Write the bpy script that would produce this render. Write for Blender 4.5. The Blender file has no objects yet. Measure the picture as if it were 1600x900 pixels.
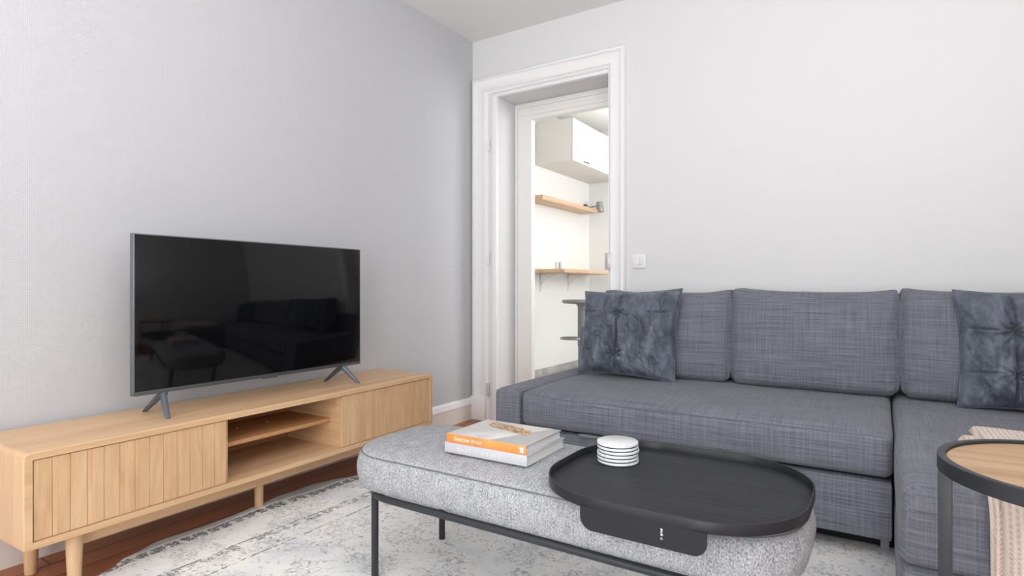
import bpy, bmesh, math, random
from mathutils import Vector, Matrix, noise
random.seed(4)
SC = bpy.context.scene
COL = SC.collection
PI = math.pi

# ------------------------------------------------------------------ node helpers
def srgb(r, g, b):
    f = lambda c: (c/12.92 if c <= .04045 else ((c+.055)/1.055)**2.4)
    return (f(r/255), f(g/255), f(b/255), 1)

class NT:
    def __init__(s, name, rough=.5, color=(.8, .8, .8, 1), metallic=0, spec=.5):
        s.m = bpy.data.materials.new(name); s.m.use_nodes = True
        s.t = s.m.node_tree; s.b = s.t.nodes['Principled BSDF']
        s.set(s.b, 'Roughness', rough); s.set(s.b, 'Base Color', color)
        s.set(s.b, 'Metallic', metallic); s.set(s.b, 'Specular IOR Level', spec)
    def set(s, n, k, v):
        if isinstance(v, bpy.types.NodeSocket): s.t.links.new(v, n.inputs[k])
        else: n.inputs[k].default_value = v
    def n(s, typ, ins=None, out=0, **props):
        nd = s.t.nodes.new(typ)
        for k, v in props.items(): setattr(nd, k, v)
        for k, v in (ins or {}).items(): s.set(nd, k, v)
        return nd.outputs[out]
    def coord(s, kind='Object'):
        nd = s.t.nodes.new('ShaderNodeTexCoord'); return nd.outputs[kind]
    def mapv(s, vec, scale=(1, 1, 1), loc=(0, 0, 0), rot=(0, 0, 0)):
        return s.n('ShaderNodeMapping', {'Vector': vec, 'Scale': scale, 'Location': loc, 'Rotation': rot})
    def noise(s, vec, scale=5, detail=2, rough=.5, dist=0):
        return s.n('ShaderNodeTexNoise', {'Vector': vec, 'Scale': scale, 'Detail': detail, 'Roughness': rough, 'Distortion': dist})
    def math(s, op, a, b=0.0, clamp=False):
        return s.n('ShaderNodeMath', {0: a, 1: b}, operation=op, use_clamp=clamp)
    def ramp(s, fac, stops, interp='LINEAR'):
        nd = s.t.nodes.new('ShaderNodeValToRGB'); e = nd.color_ramp.elements
        nd.color_ramp.interpolation = interp
        while len(e) < len(stops): e.new(.5)
        for i, (p, c) in enumerate(stops):
            e[i].position = p; e[i].color = c if len(c) == 4 else (*c, 1)
        s.set(nd, 'Fac', fac); return nd.outputs['Color']
    def mix(s, fac, a, b, mode='MIX'):
        nd = s.t.nodes.new('ShaderNodeMix'); nd.data_type = 'RGBA'; nd.blend_type = mode
        s.set(nd, 0, fac); s.set(nd, 6, a); s.set(nd, 7, b); return nd.outputs[2]
    def bump(s, h, strength=.3, dist=.002):
        s.set(s.b, 'Normal', s.n('ShaderNodeBump', {'Height': h, 'Strength': strength, 'Distance': dist}))
    def color(s, c): s.set(s.b, 'Base Color', c)
    def sep(s, vec):
        nd = s.t.nodes.new('ShaderNodeSeparateXYZ'); s.set(nd, 0, vec); return nd.outputs

def paint(name, col, rough=.55, bump=None):
    t = NT(name, rough, col, spec=.3)
    v = t.coord()
    a = t.noise(v, 2.5, 3)
    t.color(t.mix(t.math('MULTIPLY', a, .06), col, (col[0]*.93, col[1]*.93, col[2]*.94, 1)))
    if bump == 'weave':
        p = t.mapv(v, (1, 1, 1))
        x = t.sep(p)
        w1 = t.math('SINE', t.math('MULTIPLY', t.math('ADD', t.sep(p)[1], t.sep(p)[2]), 620))
        w2 = t.math('SINE', t.math('MULTIPLY', t.math('SUBTRACT', t.sep(p)[1], t.sep(p)[2]), 620))
        h = t.math('MULTIPLY', w1, w2)
        h = t.math('ADD', h, t.noise(v, 140, 2))
        t.bump(h, .22, .0012)
    elif bump:
        t.bump(t.noise(v, bump, 3), .08, .002)
    return t.m

def wood(name, axis, c1, c2, c3, rough=.42, scale=1.0, seed=0):
    """straight-grained wood, the grain along the given object axis"""
    t = NT(name, rough, c1, spec=.35)
    v = t.coord()
    st = {'X': (.5, 9, 9), 'Y': (9, .5, 9), 'Z': (9, 9, .5)}[axis]
    fine = {'X': (3, 140, 140), 'Y': (140, 3, 140), 'Z': (140, 140, 3)}[axis]
    broad = t.noise(t.mapv(v, st, (seed, seed*.7, seed*.3)), 1.6*scale, 4, .55, .6)
    fib = t.noise(t.mapv(v, fine, (seed, 0, 0)), 1.0, 3, .6)
    col = t.ramp(broad, [(.28, c2), (.5, c1), (.72, c3)])
    col = t.mix(t.math('MULTIPLY', t.math('SUBTRACT', fib, .38, True), .7), col, tuple(x*.72 for x in c2[:3])+(1,))
    t.color(col); t.bump(fib, .06, .001)
    return t.m

def slat_wood(name, w, c1, c2, c3):
    t = NT(name, .42, c1, spec=.35)
    v = t.coord(); xyz = t.sep(v)
    cell = t.math('FLOOR', t.math('DIVIDE', xyz[1], w))
    off = t.n('ShaderNodeCombineXYZ', {0: t.math('MULTIPLY', cell, 5.3), 1: t.math('MULTIPLY', cell, 2.1), 2: t.math('MULTIPLY', cell, 3.7)})
    p = t.n('ShaderNodeVectorMath', {0: v, 1: off}, operation='ADD')
    broad = t.noise(t.mapv(p, (9, 9, 1.6)), 1.6, 4, .6, 1.2)
    fib = t.noise(t.mapv(p, (140, 140, 3)), 1, 3, .6)
    rnd = t.n('ShaderNodeTexWhiteNoise', {'Vector': off}, 0)
    col = t.ramp(broad, [(.28, c2), (.5, c1), (.72, c3)])
    col = t.mix(t.math('MULTIPLY', rnd, .35), col, c2)
    col = t.mix(t.math('MULTIPLY', t.math('SUBTRACT', fib, .38, True), .7), col, tuple(x*.72 for x in c2[:3])+(1,))
    t.color(col); t.bump(fib, .06, .001)
    return t.m
OAK = (srgb(216, 179, 139), srgb(201, 159, 117), srgb(226, 193, 155))
M = {}
M['wall'] = paint('wall_paint_weave', srgb(200, 201, 204), .6, 'weave')  # darker than the back wall: its dimmer light is partly in the colour
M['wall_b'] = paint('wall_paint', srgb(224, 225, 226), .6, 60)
M['ceil'] = paint('ceiling_paint', srgb(236, 236, 236), .7, 40)
M['trim'] = paint('trim_gloss_paint', srgb(242, 242, 243), .35, 25)
M['trim_cream'] = paint('trim_cream_paint', srgb(230, 224, 216), .4, 25)
M['kwall'] = paint('kitchen_wall_paint', srgb(234, 234, 232), .55, 50)
M['kframe'] = paint('kitchen_frame_paint', srgb(240, 238, 235), .4, 25)
M['lacquer'] = paint('cabinet_lacquer', srgb(222, 218, 212), .35, 30)
M['oakY'] = wood('oak_along', 'Y', *OAK)
M['oakZ'] = wood('oak_upright', 'Z', *OAK, seed=3)
M['oakSlat'] = slat_wood('oak_slats', .0439, *OAK)
M['oakX'] = wood('oak_across', 'X', *OAK, seed=5)
M['oakIn'] = wood('oak_inside', 'Y', srgb(196, 144, 98), srgb(180, 128, 84), srgb(206, 156, 110), seed=8)
M['table_wood'] = wood('table_top_wood', 'X', srgb(188, 154, 118), srgb(166, 132, 98), srgb(202, 172, 138), seed=2, scale=1.3)
M['shelf_wood'] = wood('shelf_wood', 'Y', srgb(212, 178, 146), srgb(198, 162, 128), srgb(222, 190, 160), seed=6)

def simple(name, col, rough=.5, metallic=0, spec=.5, bump=None):
    t = NT(name, rough, col, metallic, spec)
    v = t.coord()
    t.set(t.b, 'Roughness', t.math('ADD', t.math('MULTIPLY', t.noise(v, 30, 2), .08), rough-.04))
    if bump: t.bump(t.noise(v, bump, 2), .1, .001)
    return t.m
M['black_metal'] = simple('black_powder_coat', srgb(48, 50, 55), .42, .2, .5, 400)
M['dark_metal'] = simple('dark_grey_metal', srgb(72, 76, 82), .4, .4)
M['tv_frame'] = simple('brushed_grey_metal', srgb(126, 130, 136), .35, .7)
M['tv_bezel'] = simple('dark_bezel', srgb(84, 87, 92), .4, .4)
M['tv_foot'] = simple('slate_grey_foot', srgb(92, 102, 110), .38, .3)
M['white_plastic'] = simple('white_plastic', srgb(236, 236, 236), .35)
M['white_ceramic'] = simple('white_ceramic', srgb(232, 230, 228), .2)
M['grey_ceramic'] = simple('grey_ceramic', srgb(168, 165, 162), .3)
M['plate_metal'] = simple('pale_metal_plate', srgb(205, 205, 205), .35, .3)
M['lamp_grey'] = simple('lamp_grey', srgb(150, 150, 148), .4, .3)
M['stool_metal'] = simple('stool_grey_metal', srgb(132, 134, 132), .4, .4)
M['foot_plastic'] = simple('grey_foot_plastic', srgb(150, 152, 158), .4)
M['dark_gap'] = simple('gap_shade_and_feet', srgb(28, 28, 32), .9)  # dark tone painting shade in and under the sofa; also on hidden feet
M['rubber'] = simple('rubber_dark', srgb(36, 40, 48), .8)
M['letter_white'] = simple('white_print', srgb(250, 246, 240), .5)
M['letter_pale'] = simple('pale_print', srgb(216, 218, 222), .5)
M['paper'] = simple('page_paper', srgb(214, 213, 211), .8)
M['screw'] = simple('steel_pin', srgb(205, 196, 182), .3, .6)

# TV panel: near-black glossy glass
t = NT('tv_glass', .06, (.002, .002, .0025, 1), spec=.36)
t.set(t.b, 'Roughness', t.math('ADD', t.math('MULTIPLY', t.noise(t.coord(), 3, 1), .02), .05))
M['tv_glass'] = t.m

def slub(name, dark, base, light, mult=1.0, bumpy=.35):
    """woven upholstery with slubs both ways, mapped in metres"""
    t = NT(name, .9, base, spec=.15)
    v = t.coord('UV')
    h = t.noise(t.mapv(v, (7, 420*mult, 1)), 1, 3, .6)
    w = t.noise(t.mapv(v, (420*mult, 7, 1), (3, 7, 0)), 1, 3, .6)
    h2 = t.noise(t.mapv(v, (3.5, 170*mult, 1), (9, 1, 0)), 1, 2, .6)
    w2 = t.noise(t.mapv(v, (170*mult, 3.5, 1), (1, 5, 0)), 1, 2, .6)
    a = t.math('ADD', t.math('ADD', t.math('MULTIPLY', h, .33), t.math('MULTIPLY', w, .2)),
               t.math('ADD', t.math('MULTIPLY', h2, .29), t.math('MULTIPLY', w2, .18)))
    col = t.ramp(a, [(.36, dark), (.5, base), (.67, light)])
    t.color(col); t.bump(a, bumpy, .002)
    t.set(t.b, 'Sheen Weight', .12); t.set(t.b, 'Sheen Roughness', .5)
    return t.m
M['sofa'] = slub('sofa_slub_weave', srgb(78, 80, 90), srgb(113, 115, 125), srgb(146, 148, 157))

t = NT('bench_boucle', .95, srgb(165, 167, 170), spec=.1)
v = t.coord('UV')
g = t.noise(t.mapv(v, (1, .55, 1)), 330, 2, .6)
g2 = t.noise(t.mapv(v, (170, 26, 1)), 1, 3, .6)
g3 = t.noise(v, 26, 3)
a = t.math('ADD', t.math('MULTIPLY', g, .62), t.math('ADD', t.math('MULTIPLY', g2, .26), t.math('MULTIPLY', g3, .12)))
t.color(t.ramp(a, [(.34, srgb(98, 101, 106)), (.46, srgb(150, 152, 156)), (.56, srgb(178, 180, 183)), (.68, srgb(210, 211, 212))]))
t.bump(a, .45, .003)
M['bench'] = t.m

M['bench_seam_shade'] = simple('bench_seam_shade_line', srgb(104, 107, 112), .9)  # shadow line of the bench seam, put into a darker colour
t = NT('velvet_slate', .6, srgb(66, 73, 86), spec=.25)
v = t.coord()
cr = t.noise(t.mapv(v, (1.2, 1, .6)), 10, 4, .6, .9)
t.color(t.ramp(cr, [(.3, srgb(66, 70, 82)), (.52, srgb(92, 98, 110)), (.72, srgb(124, 131, 144))]))
t.set(t.b, 'Sheen Weight', .6); t.set(t.b, 'Sheen Roughness', .32); t.set(t.b, 'Sheen Tint', srgb(190, 198, 210))
t.bump(t.math('ADD', t.noise(v, 24, 3, .6, 1.2), t.math('MULTIPLY', t.noise(v, 500, 1), .08)), .5, .010)
M['velvet'] = t.m

t = NT('throw_knit', .95, srgb(226, 208, 194), spec=.1)
v = t.coord('UV')
x = t.sep(v)
rib = t.math('SINE', t.math('MULTIPLY', x[0], 520))
stitch = t.math('SINE', t.math('MULTIPLY', x[1], 700))
nz = t.noise(v, 60, 3)
hh = t.math('ADD', t.math('MULTIPLY', rib, .5), t.math('ADD', t.math('MULTIPLY', t.math('MULTIPLY', rib, stitch), .35), nz))
t.color(t.ramp(t.math('ADD', t.math('MULTIPLY', hh, .4), .3), [(.2, srgb(206, 186, 172)), (.5, srgb(226, 210, 198)), (.8, srgb(238, 228, 218))]))
t.bump(hh, .55, .004)
M['throw'] = t.m

# floor: reddish boards running along Y
t = NT('parquet_boards', .34, srgb(120, 72, 46), spec=.4)
v = t.coord()
br = t.t.nodes.new('ShaderNodeTexBrick')
br.offset = .37; br.squash = 1
t.set(br, 'Vector', t.mapv(v, (1, 1, 1), (0, 0, 0), (0, 0, PI/2)))
t.set(br, 'Scale', 1); t.set(br, 'Mortar Size', .0036); t.set(br, 'Brick Width', 1.5); t.set(br, 'Row Height', .105)
t.set(br, 'Color1', srgb(186, 114, 74)); t.set(br, 'Color2', srgb(152, 92, 58)); t.set(br, 'Mortar', srgb(40, 20, 12))
t.set(br, 'Bias', 0.0)
gr = t.noise(t.mapv(v, (26, 1.2, 1)), 1.6, 5, .6, .4)
fi = t.noise(t.mapv(v, (180, 4, 1)), 1, 3)
col = t.mix(t.math('MULTIPLY', gr, .75), br.outputs['Color'], srgb(122, 68, 40), 'MIX')
col = t.mix(t.math('MULTIPLY', fi, .3), col, srgb(150, 98, 64))
t.color(col); t.bump(t.math('SUBTRACT', t.math('MULTIPLY', fi, .2), br.outputs['Fac']), .25, .002)
M['floor'] = t.m

t = NT('kitchen_tile', .4, srgb(170, 168, 164))
v = t.coord(); br = t.t.nodes.new('ShaderNodeTexBrick'); br.offset = 0
t.set(br, 'Vector', v); t.set(br, 'Scale', 1); t.set(br, 'Brick Width', .3); t.set(br, 'Row Height', .3); t.set(br, 'Mortar Size', .004)
t.set(br, 'Color1', srgb(178, 176, 172)); t.set(br, 'Color2', srgb(164, 162, 160)); t.set(br, 'Mortar', srgb(120, 118, 116))
t.color(br.outputs['Color']); M['ktile'] = t.m
t = NT('skirting_tile', .4, srgb(172, 170, 168))
v = t.coord()
t.color(t.ramp(t.noise(v, 6, 4), [(.35, srgb(150, 149, 148)), (.65, srgb(190, 188, 185))])); M['kskirt'] = t.m

# rug: pale ground, worn grey border bands and sketchy motifs
t = NT('distressed_rug', .95, srgb(214, 214, 214), spec=.08)
v = t.coord()
xyz = t.sep(v); X, Y = xyz[0], xyz[1]
wob = t.math('MULTIPLY', t.math('SUBTRACT', t.noise(v, 9, 2), .5), .02)
dl = t.math('ADD', t.math('SUBTRACT', X, .235), wob)                     # distance from the left edge
dr = t.math('ADD', t.math('SUBTRACT', 2.44, X), wob)
dt = t.math('ADD', t.math('SUBTRACT', -.845, Y), wob)
d = dl
def band(lo, hi):
    return t.math('MULTIPLY', t.math('GREATER_THAN', d, lo), t.math('LESS_THAN', d, hi))
wear = t.noise(v, 13, 5, .65, .3)
wear2 = t.noise(v, 60, 4, .7)
wearm = t.math('MULTIPLY', t.math('GREATER_THAN', wear, .44), t.math('GREATER_THAN', wear2, .47))
vo = t.n('ShaderNodeTexVoronoi', {'Vector': v, 'Scale': 26.0}, 0, feature='F1')
sk = t.noise(v, 20, 5, .72, 1.6)
flor = t.math('MULTIPLY', t.math('LESS_THAN', t.math('ABSOLUTE', t.math('SUBTRACT', sk, .5)), .014), t.math('GREATER_THAN', t.noise(v, 6, 3), .5))
vo2 = t.n('ShaderNodeTexVoronoi', {'Vector': v, 'Scale': 6.5}, 0, feature='DISTANCE_TO_EDGE')
curl = t.math('MULTIPLY', t.math('LESS_THAN', t.math('ABSOLUTE', t.math('SUBTRACT', t.noise(v, 7, 2, .5, 2.2), .5)), .012), t.math('GREATER_THAN', wear2, .5))
key = t.math('MULTIPLY', t.math('GREATER_THAN', t.math('ADD', t.math('SINE', t.math('MULTIPLY', Y, 130)), t.math('MULTIPLY', t.math('SUBTRACT', t.noise(v, 34, 4, .65), .5), 9)), -.7), t.math('GREATER_THAN', t.noise(v, 110, 3, .7), .44))
m_border = t.math('MULTIPLY', band(.05, .095), t.math('MULTIPLY', t.math('GREATER_THAN', wear, .34), key))
m_l1 = t.math('MULTIPLY', t.math('ADD', band(.258, .266), band(.38, .386)), wearm)
m_in = t.math('MULTIPLY', band(.268, .30), t.math('MULTIPLY', wearm, key))
m_field = t.math('MULTIPLY', flor, t.math('GREATER_THAN', d, .10))
m_curl = t.math('MULTIPLY', curl, t.math('GREATER_THAN', d, .3))
flor = m_field
mm = t.math('ADD', t.math('MULTIPLY', m_border, .95), t.math('ADD', t.math('MULTIPLY', m_l1, .95), t.math('ADD', t.math('MULTIPLY', m_in, .8), t.math('ADD', t.math('MULTIPLY', m_field, .7), t.math('MULTIPLY', m_curl, .5)))), True)
blot = t.noise(v, 5, 4, .6)
base = t.ramp(blot, [(.35, srgb(222, 224, 226)), (.5, srgb(236, 236, 235)), (.65, srgb(243, 242, 239))])
spk = t.math('MULTIPLY', t.math('GREATER_THAN', t.noise(v, 45, 4, .7), .63), .55)
mm = t.math('MAXIMUM', mm, spk)
col = t.mix(mm, base, srgb(116, 119, 126))
col = t.mix(t.math('LESS_THAN', d, .035), col, srgb(196, 196, 194))
t.color(col); t.bump(t.math('ADD', t.noise(v, 350, 2), t.math('MULTIPLY', mm, .5)), .3, .002)
M['rug'] = t.m

t = NT('tray_black_ash', .55, srgb(46, 48, 52), spec=.22)
v = t.coord(); fi = t.noise(t.mapv(v, (4, 160, 60)), 1, 4, .6)
t.color(t.ramp(fi, [(.35, srgb(38, 39, 43)), (.7, srgb(56, 58, 63))])); t.bump(fi, .15, .001); M['tray_floor'] = t.m
t = NT('tray_black_metal', .36, srgb(44, 45, 48), spec=.3)
v = t.coord(); xyz = t.sep(v)
# a broken vertical row of white flecks on the front flap
m1 = t.math('LESS_THAN', t.math('ABSOLUTE', t.math('SUBTRACT', xyz[0], .052)), .0022)
m2 = t.math('LESS_THAN', t.math('ABSOLUTE', t.math('SUBTRACT', xyz[0], .0715)), .0016)
z1 = t.math('MULTIPLY', t.math('GREATER_THAN', xyz[2], -.030), t.math('LESS_THAN', xyz[2], -.0065))
z2 = t.math('MULTIPLY', t.math('GREATER_THAN', xyz[2], -.052), t.math('LESS_THAN', xyz[2], -.030))
fl = t.math('GREATER_THAN', t.noise(v, 240, 2), .5)
fl2 = t.math('GREATER_THAN', t.noise(v, 170, 2), .6)
mk = t.math('MAXIMUM', t.math('MULTIPLY', t.math('MULTIPLY', m1, z1), fl), t.math('MULTIPLY', t.math('MULTIPLY', m2, z2), fl2))
mk = t.math('MULTIPLY', mk, t.math('LESS_THAN', xyz[1], -.2))
t.color(t.mix(mk, srgb(36, 37, 40), srgb(220, 220, 220))); M['tray_metal'] = t.m

t = NT('white_marble', .25, srgb(236, 237, 238))
v = t.coord('Object')
mv = t.noise(v, 22, 5, .6, 1.5)
t.color(t.ramp(mv, [(.40, srgb(222, 224, 227)), (.62, srgb(228, 229, 230)), (.72, srgb(198, 200, 206))])); M['marble'] = t.m

# books
def cover(name, base):
    t = NT(name, .35, base, spec=.4); return t
t = cover('cover_orange_spine', srgb(250, 140, 66)); v = t.coord()
t.color(t.ramp(t.noise(v, 8, 2), [(.4, srgb(250, 136, 62)), (.65, srgb(252, 158, 88))])); M['orange'] = t.m
t = cover('cover_grey_cloth', srgb(206, 207, 212)); v = t.coord()
t.color(t.ramp(t.noise(v, 300, 2), [(.35, srgb(184, 186, 191)), (.65, srgb(198, 200, 205))])); M['greycover'] = t.m
# printed front cover of the upper book: a pale photograph with a warm patch across it
t = cover('cover_print', srgb(216, 216, 214)); v = t.coord(); xyz = t.sep(v)
X, Y = xyz[0], xyz[1]
s1 = t.math('ADD', Y, t.math('MULTIPLY', X, .30))
band_c = t.math('ABSOLUTE', t.math('SUBTRACT', s1, t.math('ADD', .012, t.math('MULTIPLY', t.noise(v, 18, 3), .05))))
bm_ = t.math('MULTIPLY', t.math('LESS_THAN', band_c, t.math('ADD', .012, t.math('MULTIPLY', t.noise(v, 40, 3), .026))), t.math('LESS_THAN', t.math('ABSOLUTE', t.math('ADD', X, .005)), .085))
warm = t.ramp(t.noise(v, 75, 4, .7), [(.34, srgb(92, 76, 74)), (.45, srgb(150, 120, 96)), (.54, srgb(214, 160, 84)), (.66, srgb(232, 218, 204))])
bgc = t.ramp(t.noise(v, 12, 2), [(.4, srgb(198, 197, 194)), (.6, srgb(220, 218, 214))])
grey = t.math('GREATER_THAN', t.math('ADD', X, t.math('MULTIPLY', t.math('SUBTRACT', Y, .02), -.45)), .068)
c = t.mix(grey, bgc, srgb(172, 171, 172))
c = t.mix(bm_, c, warm)
t.color(c); M['print'] = t.m

# ------------------------------------------------------------------ mesh helpers
def box_uv(me):
    uv = me.uv_layers.new(name='UVMap') if not me.uv_layers else me.uv_layers[0]
    for p in me.polygons:
        n = p.normal; ax = max(range(3), key=lambda i: abs(n[i]))
        for li in p.loop_indices:
            c = me.vertices[me.loops[li].vertex_index].co
            if ax == 0: uv.data[li].uv = (c.y, c.z)
            elif ax == 1: uv.data[li].uv = (c.x, c.z)
            else: uv.data[li].uv = (c.x, c.y)

def link(name, bm, mat, parent=None, smooth=True, world=True, uv=False, angle=40):
    """one mesh object; with a parent, vertices given in world space are moved to the parent's space"""
    bm.normal_update()
    me = bpy.data.meshes.new(name)
    if parent is not None and world:
        bmesh.ops.transform(bm, matrix=chain(parent).inverted(), verts=bm.verts)
    bm.to_mesh(me); bm.free()
    for mm_ in (mat if isinstance(mat, (list, tuple)) else [mat]): me.materials.append(mm_)
    if smooth:
        me.polygons.foreach_set('use_smooth', [True]*len(me.polygons))
        me.set_sharp_from_angle(angle=math.radians(angle))
    if uv: box_uv(me)
    o = bpy.data.objects.new(name, me); COL.objects.link(o)
    if parent is not None: o.parent = parent
    return o

def chain(o):
    m = Matrix.LocRotScale(o.location, o.rotation_euler, o.scale)
    return chain(o.parent) @ m if o.parent else m

def thing(name, label, cat, loc, rz=0, group=None):
    o = bpy.data.objects.new(name, None); COL.objects.link(o)
    o.empty_display_size = .1
    o.location = loc; o.rotation_euler = (0, 0, rz)
    o['label'] = label; o['category'] = cat
    if group: o['group'] = group
    return o

def tag(o, label, cat, group=None):
    o['label'] = label; o['category'] = cat
    if group: o['group'] = group
    return o

def struct(name, bm, mat, smooth=False, label=None):
    o = link(name, bm, mat, smooth=smooth); o['kind'] = 'structure'
    if label: o['label'] = label
    return o

def box(bm, x0, x1, y0, y1, z0, z1, bev=0, seg=2, mi=0, edges=None):
    b = bmesh.new()
    bmesh.ops.create_cube(b, size=1)
    for v in b.verts:
        v.co = ((x0+x1)/2+v.co.x*(x1-x0), (y0+y1)/2+v.co.y*(y1-y0), (z0+z1)/2+v.co.z*(z1-z0))
    if bev:
        es = [e for e in b.edges if edges is None or edges(e)]
        bmesh.ops.bevel(b, geom=es, offset=bev, segments=seg, affect='EDGES', profile=.5)
    merge(bm, b, mi)
    return bm

def merge(bm, b, mi=0):
    b.normal_update()
    vs = {v: bm.verts.new(v.co) for v in b.verts}
    for f in b.faces:
        nf = bm.faces.new([vs[v] for v in f.verts]); nf.material_index = mi
    b.free()

def B(*a, **k):
    bm = bmesh.new(); box(bm, *a, **k); return bm

def loft(bm, rings, cap0=True, cap1=True, closed=True):
    vr = [[bm.verts.new(p) for p in r] for r in rings]
    for a, b in zip(vr, vr[1:]):
        n = len(a)
        for i in range(n if closed else n-1):
            j = (i+1) % n
            bm.faces.new((a[i], a[j], b[j], b[i]))
    if cap0: bm.faces.new(list(reversed(vr[0])))
    if cap1: bm.faces.new(vr[-1])
    return vr

def tube(bm, pts, r, n=10, closed=False):
    P = [Vector(p) for p in pts]; N = len(P); rings = []
    prev = None
    for i, p in enumerate(P):
        if closed: tg = (P[(i+1) % N]-P[i-1])
        else: tg = P[min(i+1, N-1)]-P[max(i-1, 0)]
        tg.normalize()
        if prev is None:
            up = Vector((0, 0, 1)) if abs(tg.z) < .9 else Vector((1, 0, 0))
            a = tg.cross(up).normalized()
        else:
            a = (prev - tg*prev.dot(tg)).normalized()
        prev = a; b = tg.cross(a)
        rr = r[i] if isinstance(r, (list, tuple)) else r
        rings.append([p+a*math.cos(2*PI*k/n)*rr+b*math.sin(2*PI*k/n)*rr for k in range(n)])
    if closed: rings.append(rings[0])
    vr = [[bm.verts.new(q) for q in rg] for rg in (rings[:-1] if closed else rings)]
    if closed: vr.append(vr[0])
    for a, b in zip(vr, vr[1:]):
        for i in range(n):
            j = (i+1) % n
            bm.faces.new((a[i], a[j], b[j], b[i]))
    if not closed:
        bm.faces.new(list(reversed(vr[0]))); bm.faces.new(vr[-1])
    bmesh.ops.recalc_face_normals(bm, faces=bm.faces)

def lathe(bm, prof, c=(0, 0, 0), n=32):
    rings = [[(c[0]+r*math.cos(2*PI*k/n), c[1]+r*math.sin(2*PI*k/n), c[2]+z) for k in range(n)] for r, z in prof]
    loft(bm, rings); bmesh.ops.recalc_face_normals(bm, faces=bm.faces)
    return bm

def rrect(x0, x1, y0, y1, R, n=10, z=0, bow=0):
    pts = []
    R = min(R, (x1-x0)/2-.001, (y1-y0)/2-.001)
    for cx, cy, a0 in ((x1-R, y0+R, -PI/2), (x1-R, y1-R, 0), (x0+R, y1-R, PI/2), (x0+R, y0+R, PI)):
        for k in range(n+1):
            a = a0+PI/2*k/n
            pts.append((cx+R*math.cos(a), cy+R*math.sin(a), z))
    # subdivide the straights a little
    out = []
    for i, p in enumerate(pts):
        q = pts[(i+1) % len(pts)]; out.append(p)
        L = math.dist(p, q)
        m = int(L/.06)
        for k in range(1, m):
            out.append((p[0]+(q[0]-p[0])*k/m, p[1]+(q[1]-p[1])*k/m, z))
    return out

def grid_box(sx, sy, sz, r, n, fn=None, c=(0, 0, 0), res=None, rb=None):
    """rounded box with evenly gridded faces, then a free deformation fn(u, normal) -> offset (u in -1..1)"""
    bm = bmesh.new(); h = Vector((sx/2, sy/2, sz/2))
    nx, ny, nz = res or (n, n, n)
    N = (nx, ny, nz)
    for ax in range(3):
        a, b = (ax+1) % 3, (ax+2) % 3
        for s in (-1, 1):
            g = []
            for i in range(N[a]+1):
                row = []
                for j in range(N[b]+1):
                    p = Vector((0, 0, 0)); p[ax] = s*h[ax]
                    p[a] = h[a]*(2*i/N[a]-1); p[b] = h[b]*(2*j/N[b]-1)
                    row.append(bm.verts.new(p))
                g.append(row)
            for i in range(N[a]):
                for j in range(N[b]):
                    q = (g[i][j], g[i+1][j], g[i+1][j+1], g[i][j+1])
                    bm.faces.new(q if s > 0 else tuple(reversed(q)))
    bmesh.ops.remove_doubles(bm, verts=bm.verts, dist=1e-5)
    rr = r if isinstance(r, (tuple, list)) else (r, r, r)
    for v in bm.verts:
        p = v.co.copy()
        rad = min(rr); rz = rad
        if rb is not None and p.z < 0:
            k = min(1, -p.z/h.z/.6); rz = rad+(rb-rad)*k
        rv = (rad, rad, rz)
        inner = Vector([max(-(h[k]-rv[k]), min(h[k]-rv[k], p[k])) for k in range(3)])
        d = Vector([(p[k]-inner[k])/rv[k] for k in range(3)])
        nn = d.normalized() if d.length > 1e-9 else Vector((0, 0, 1))
        q = inner+Vector([nn[k]*rv[k] for k in range(3)])
        u = Vector([p[k]/h[k] for k in range(3)])
        if fn: q = q+fn(u, nn, q)
        v.co = q+Vector(c)
    bm.normal_update()
    return bm

def copy_tree(o, parent=None):
    c = o.copy(); COL.objects.link(c)
    if parent is not None: c.parent = parent
    for ch in list(o.children): copy_tree(ch, c)
    return c

def text_bm(s, size, mat_rot, loc, depth=.0004, sx=1.0):
    cu = bpy.data.curves.new('t', 'FONT'); cu.body = s; cu.size = size; cu.extrude = depth
    o = bpy.data.objects.new('t', cu); COL.objects.link(o)
    dg = bpy.context.evaluated_depsgraph_get()
    me = bpy.data.meshes.new_from_object(o.evaluated_get(dg))
    bm = bmesh.new(); bm.from_mesh(me)
    w = max((v.co.x for v in bm.verts), default=0)
    bmesh.ops.transform(bm, matrix=Matrix.Translation(loc) @ mat_rot @ Matrix.Diagonal((sx, 1, 1, 1)), verts=bm.verts)
    bpy.data.objects.remove(o); bpy.data.meshes.remove(me); bpy.data.curves.remove(cu)
    return bm, w*sx

# ------------------------------------------------------------------ the room
CZ = 2.587; RX = 3.42; FY = -4.7
DX0, DX1, DZ = .195, 1.005, 2.185     # doorway in the back wall
WT = .24                              # thickness of the back wall
KX = -.565; KX1 = 2.3; KY = 3.10; KZ = 2.72

struct('floor', B(-.12, RX+.12, FY-.12, WT+.06, -.08, 0), M['floor'])
struct('ceiling', B(-.12, RX+.12, FY-.12, WT, CZ, CZ+.1), M['ceil'])
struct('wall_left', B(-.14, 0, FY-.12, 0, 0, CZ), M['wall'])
bm = bmesh.new()
box(bm, KX-.14, DX0, 0, WT, 0, KZ+.02); box(bm, DX1, RX+.12, 0, WT, 0, KZ+.02); box(bm, DX0, DX1, 0, WT, DZ, KZ+.02)
struct('wall_back', bm, M['wall_b'])
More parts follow.
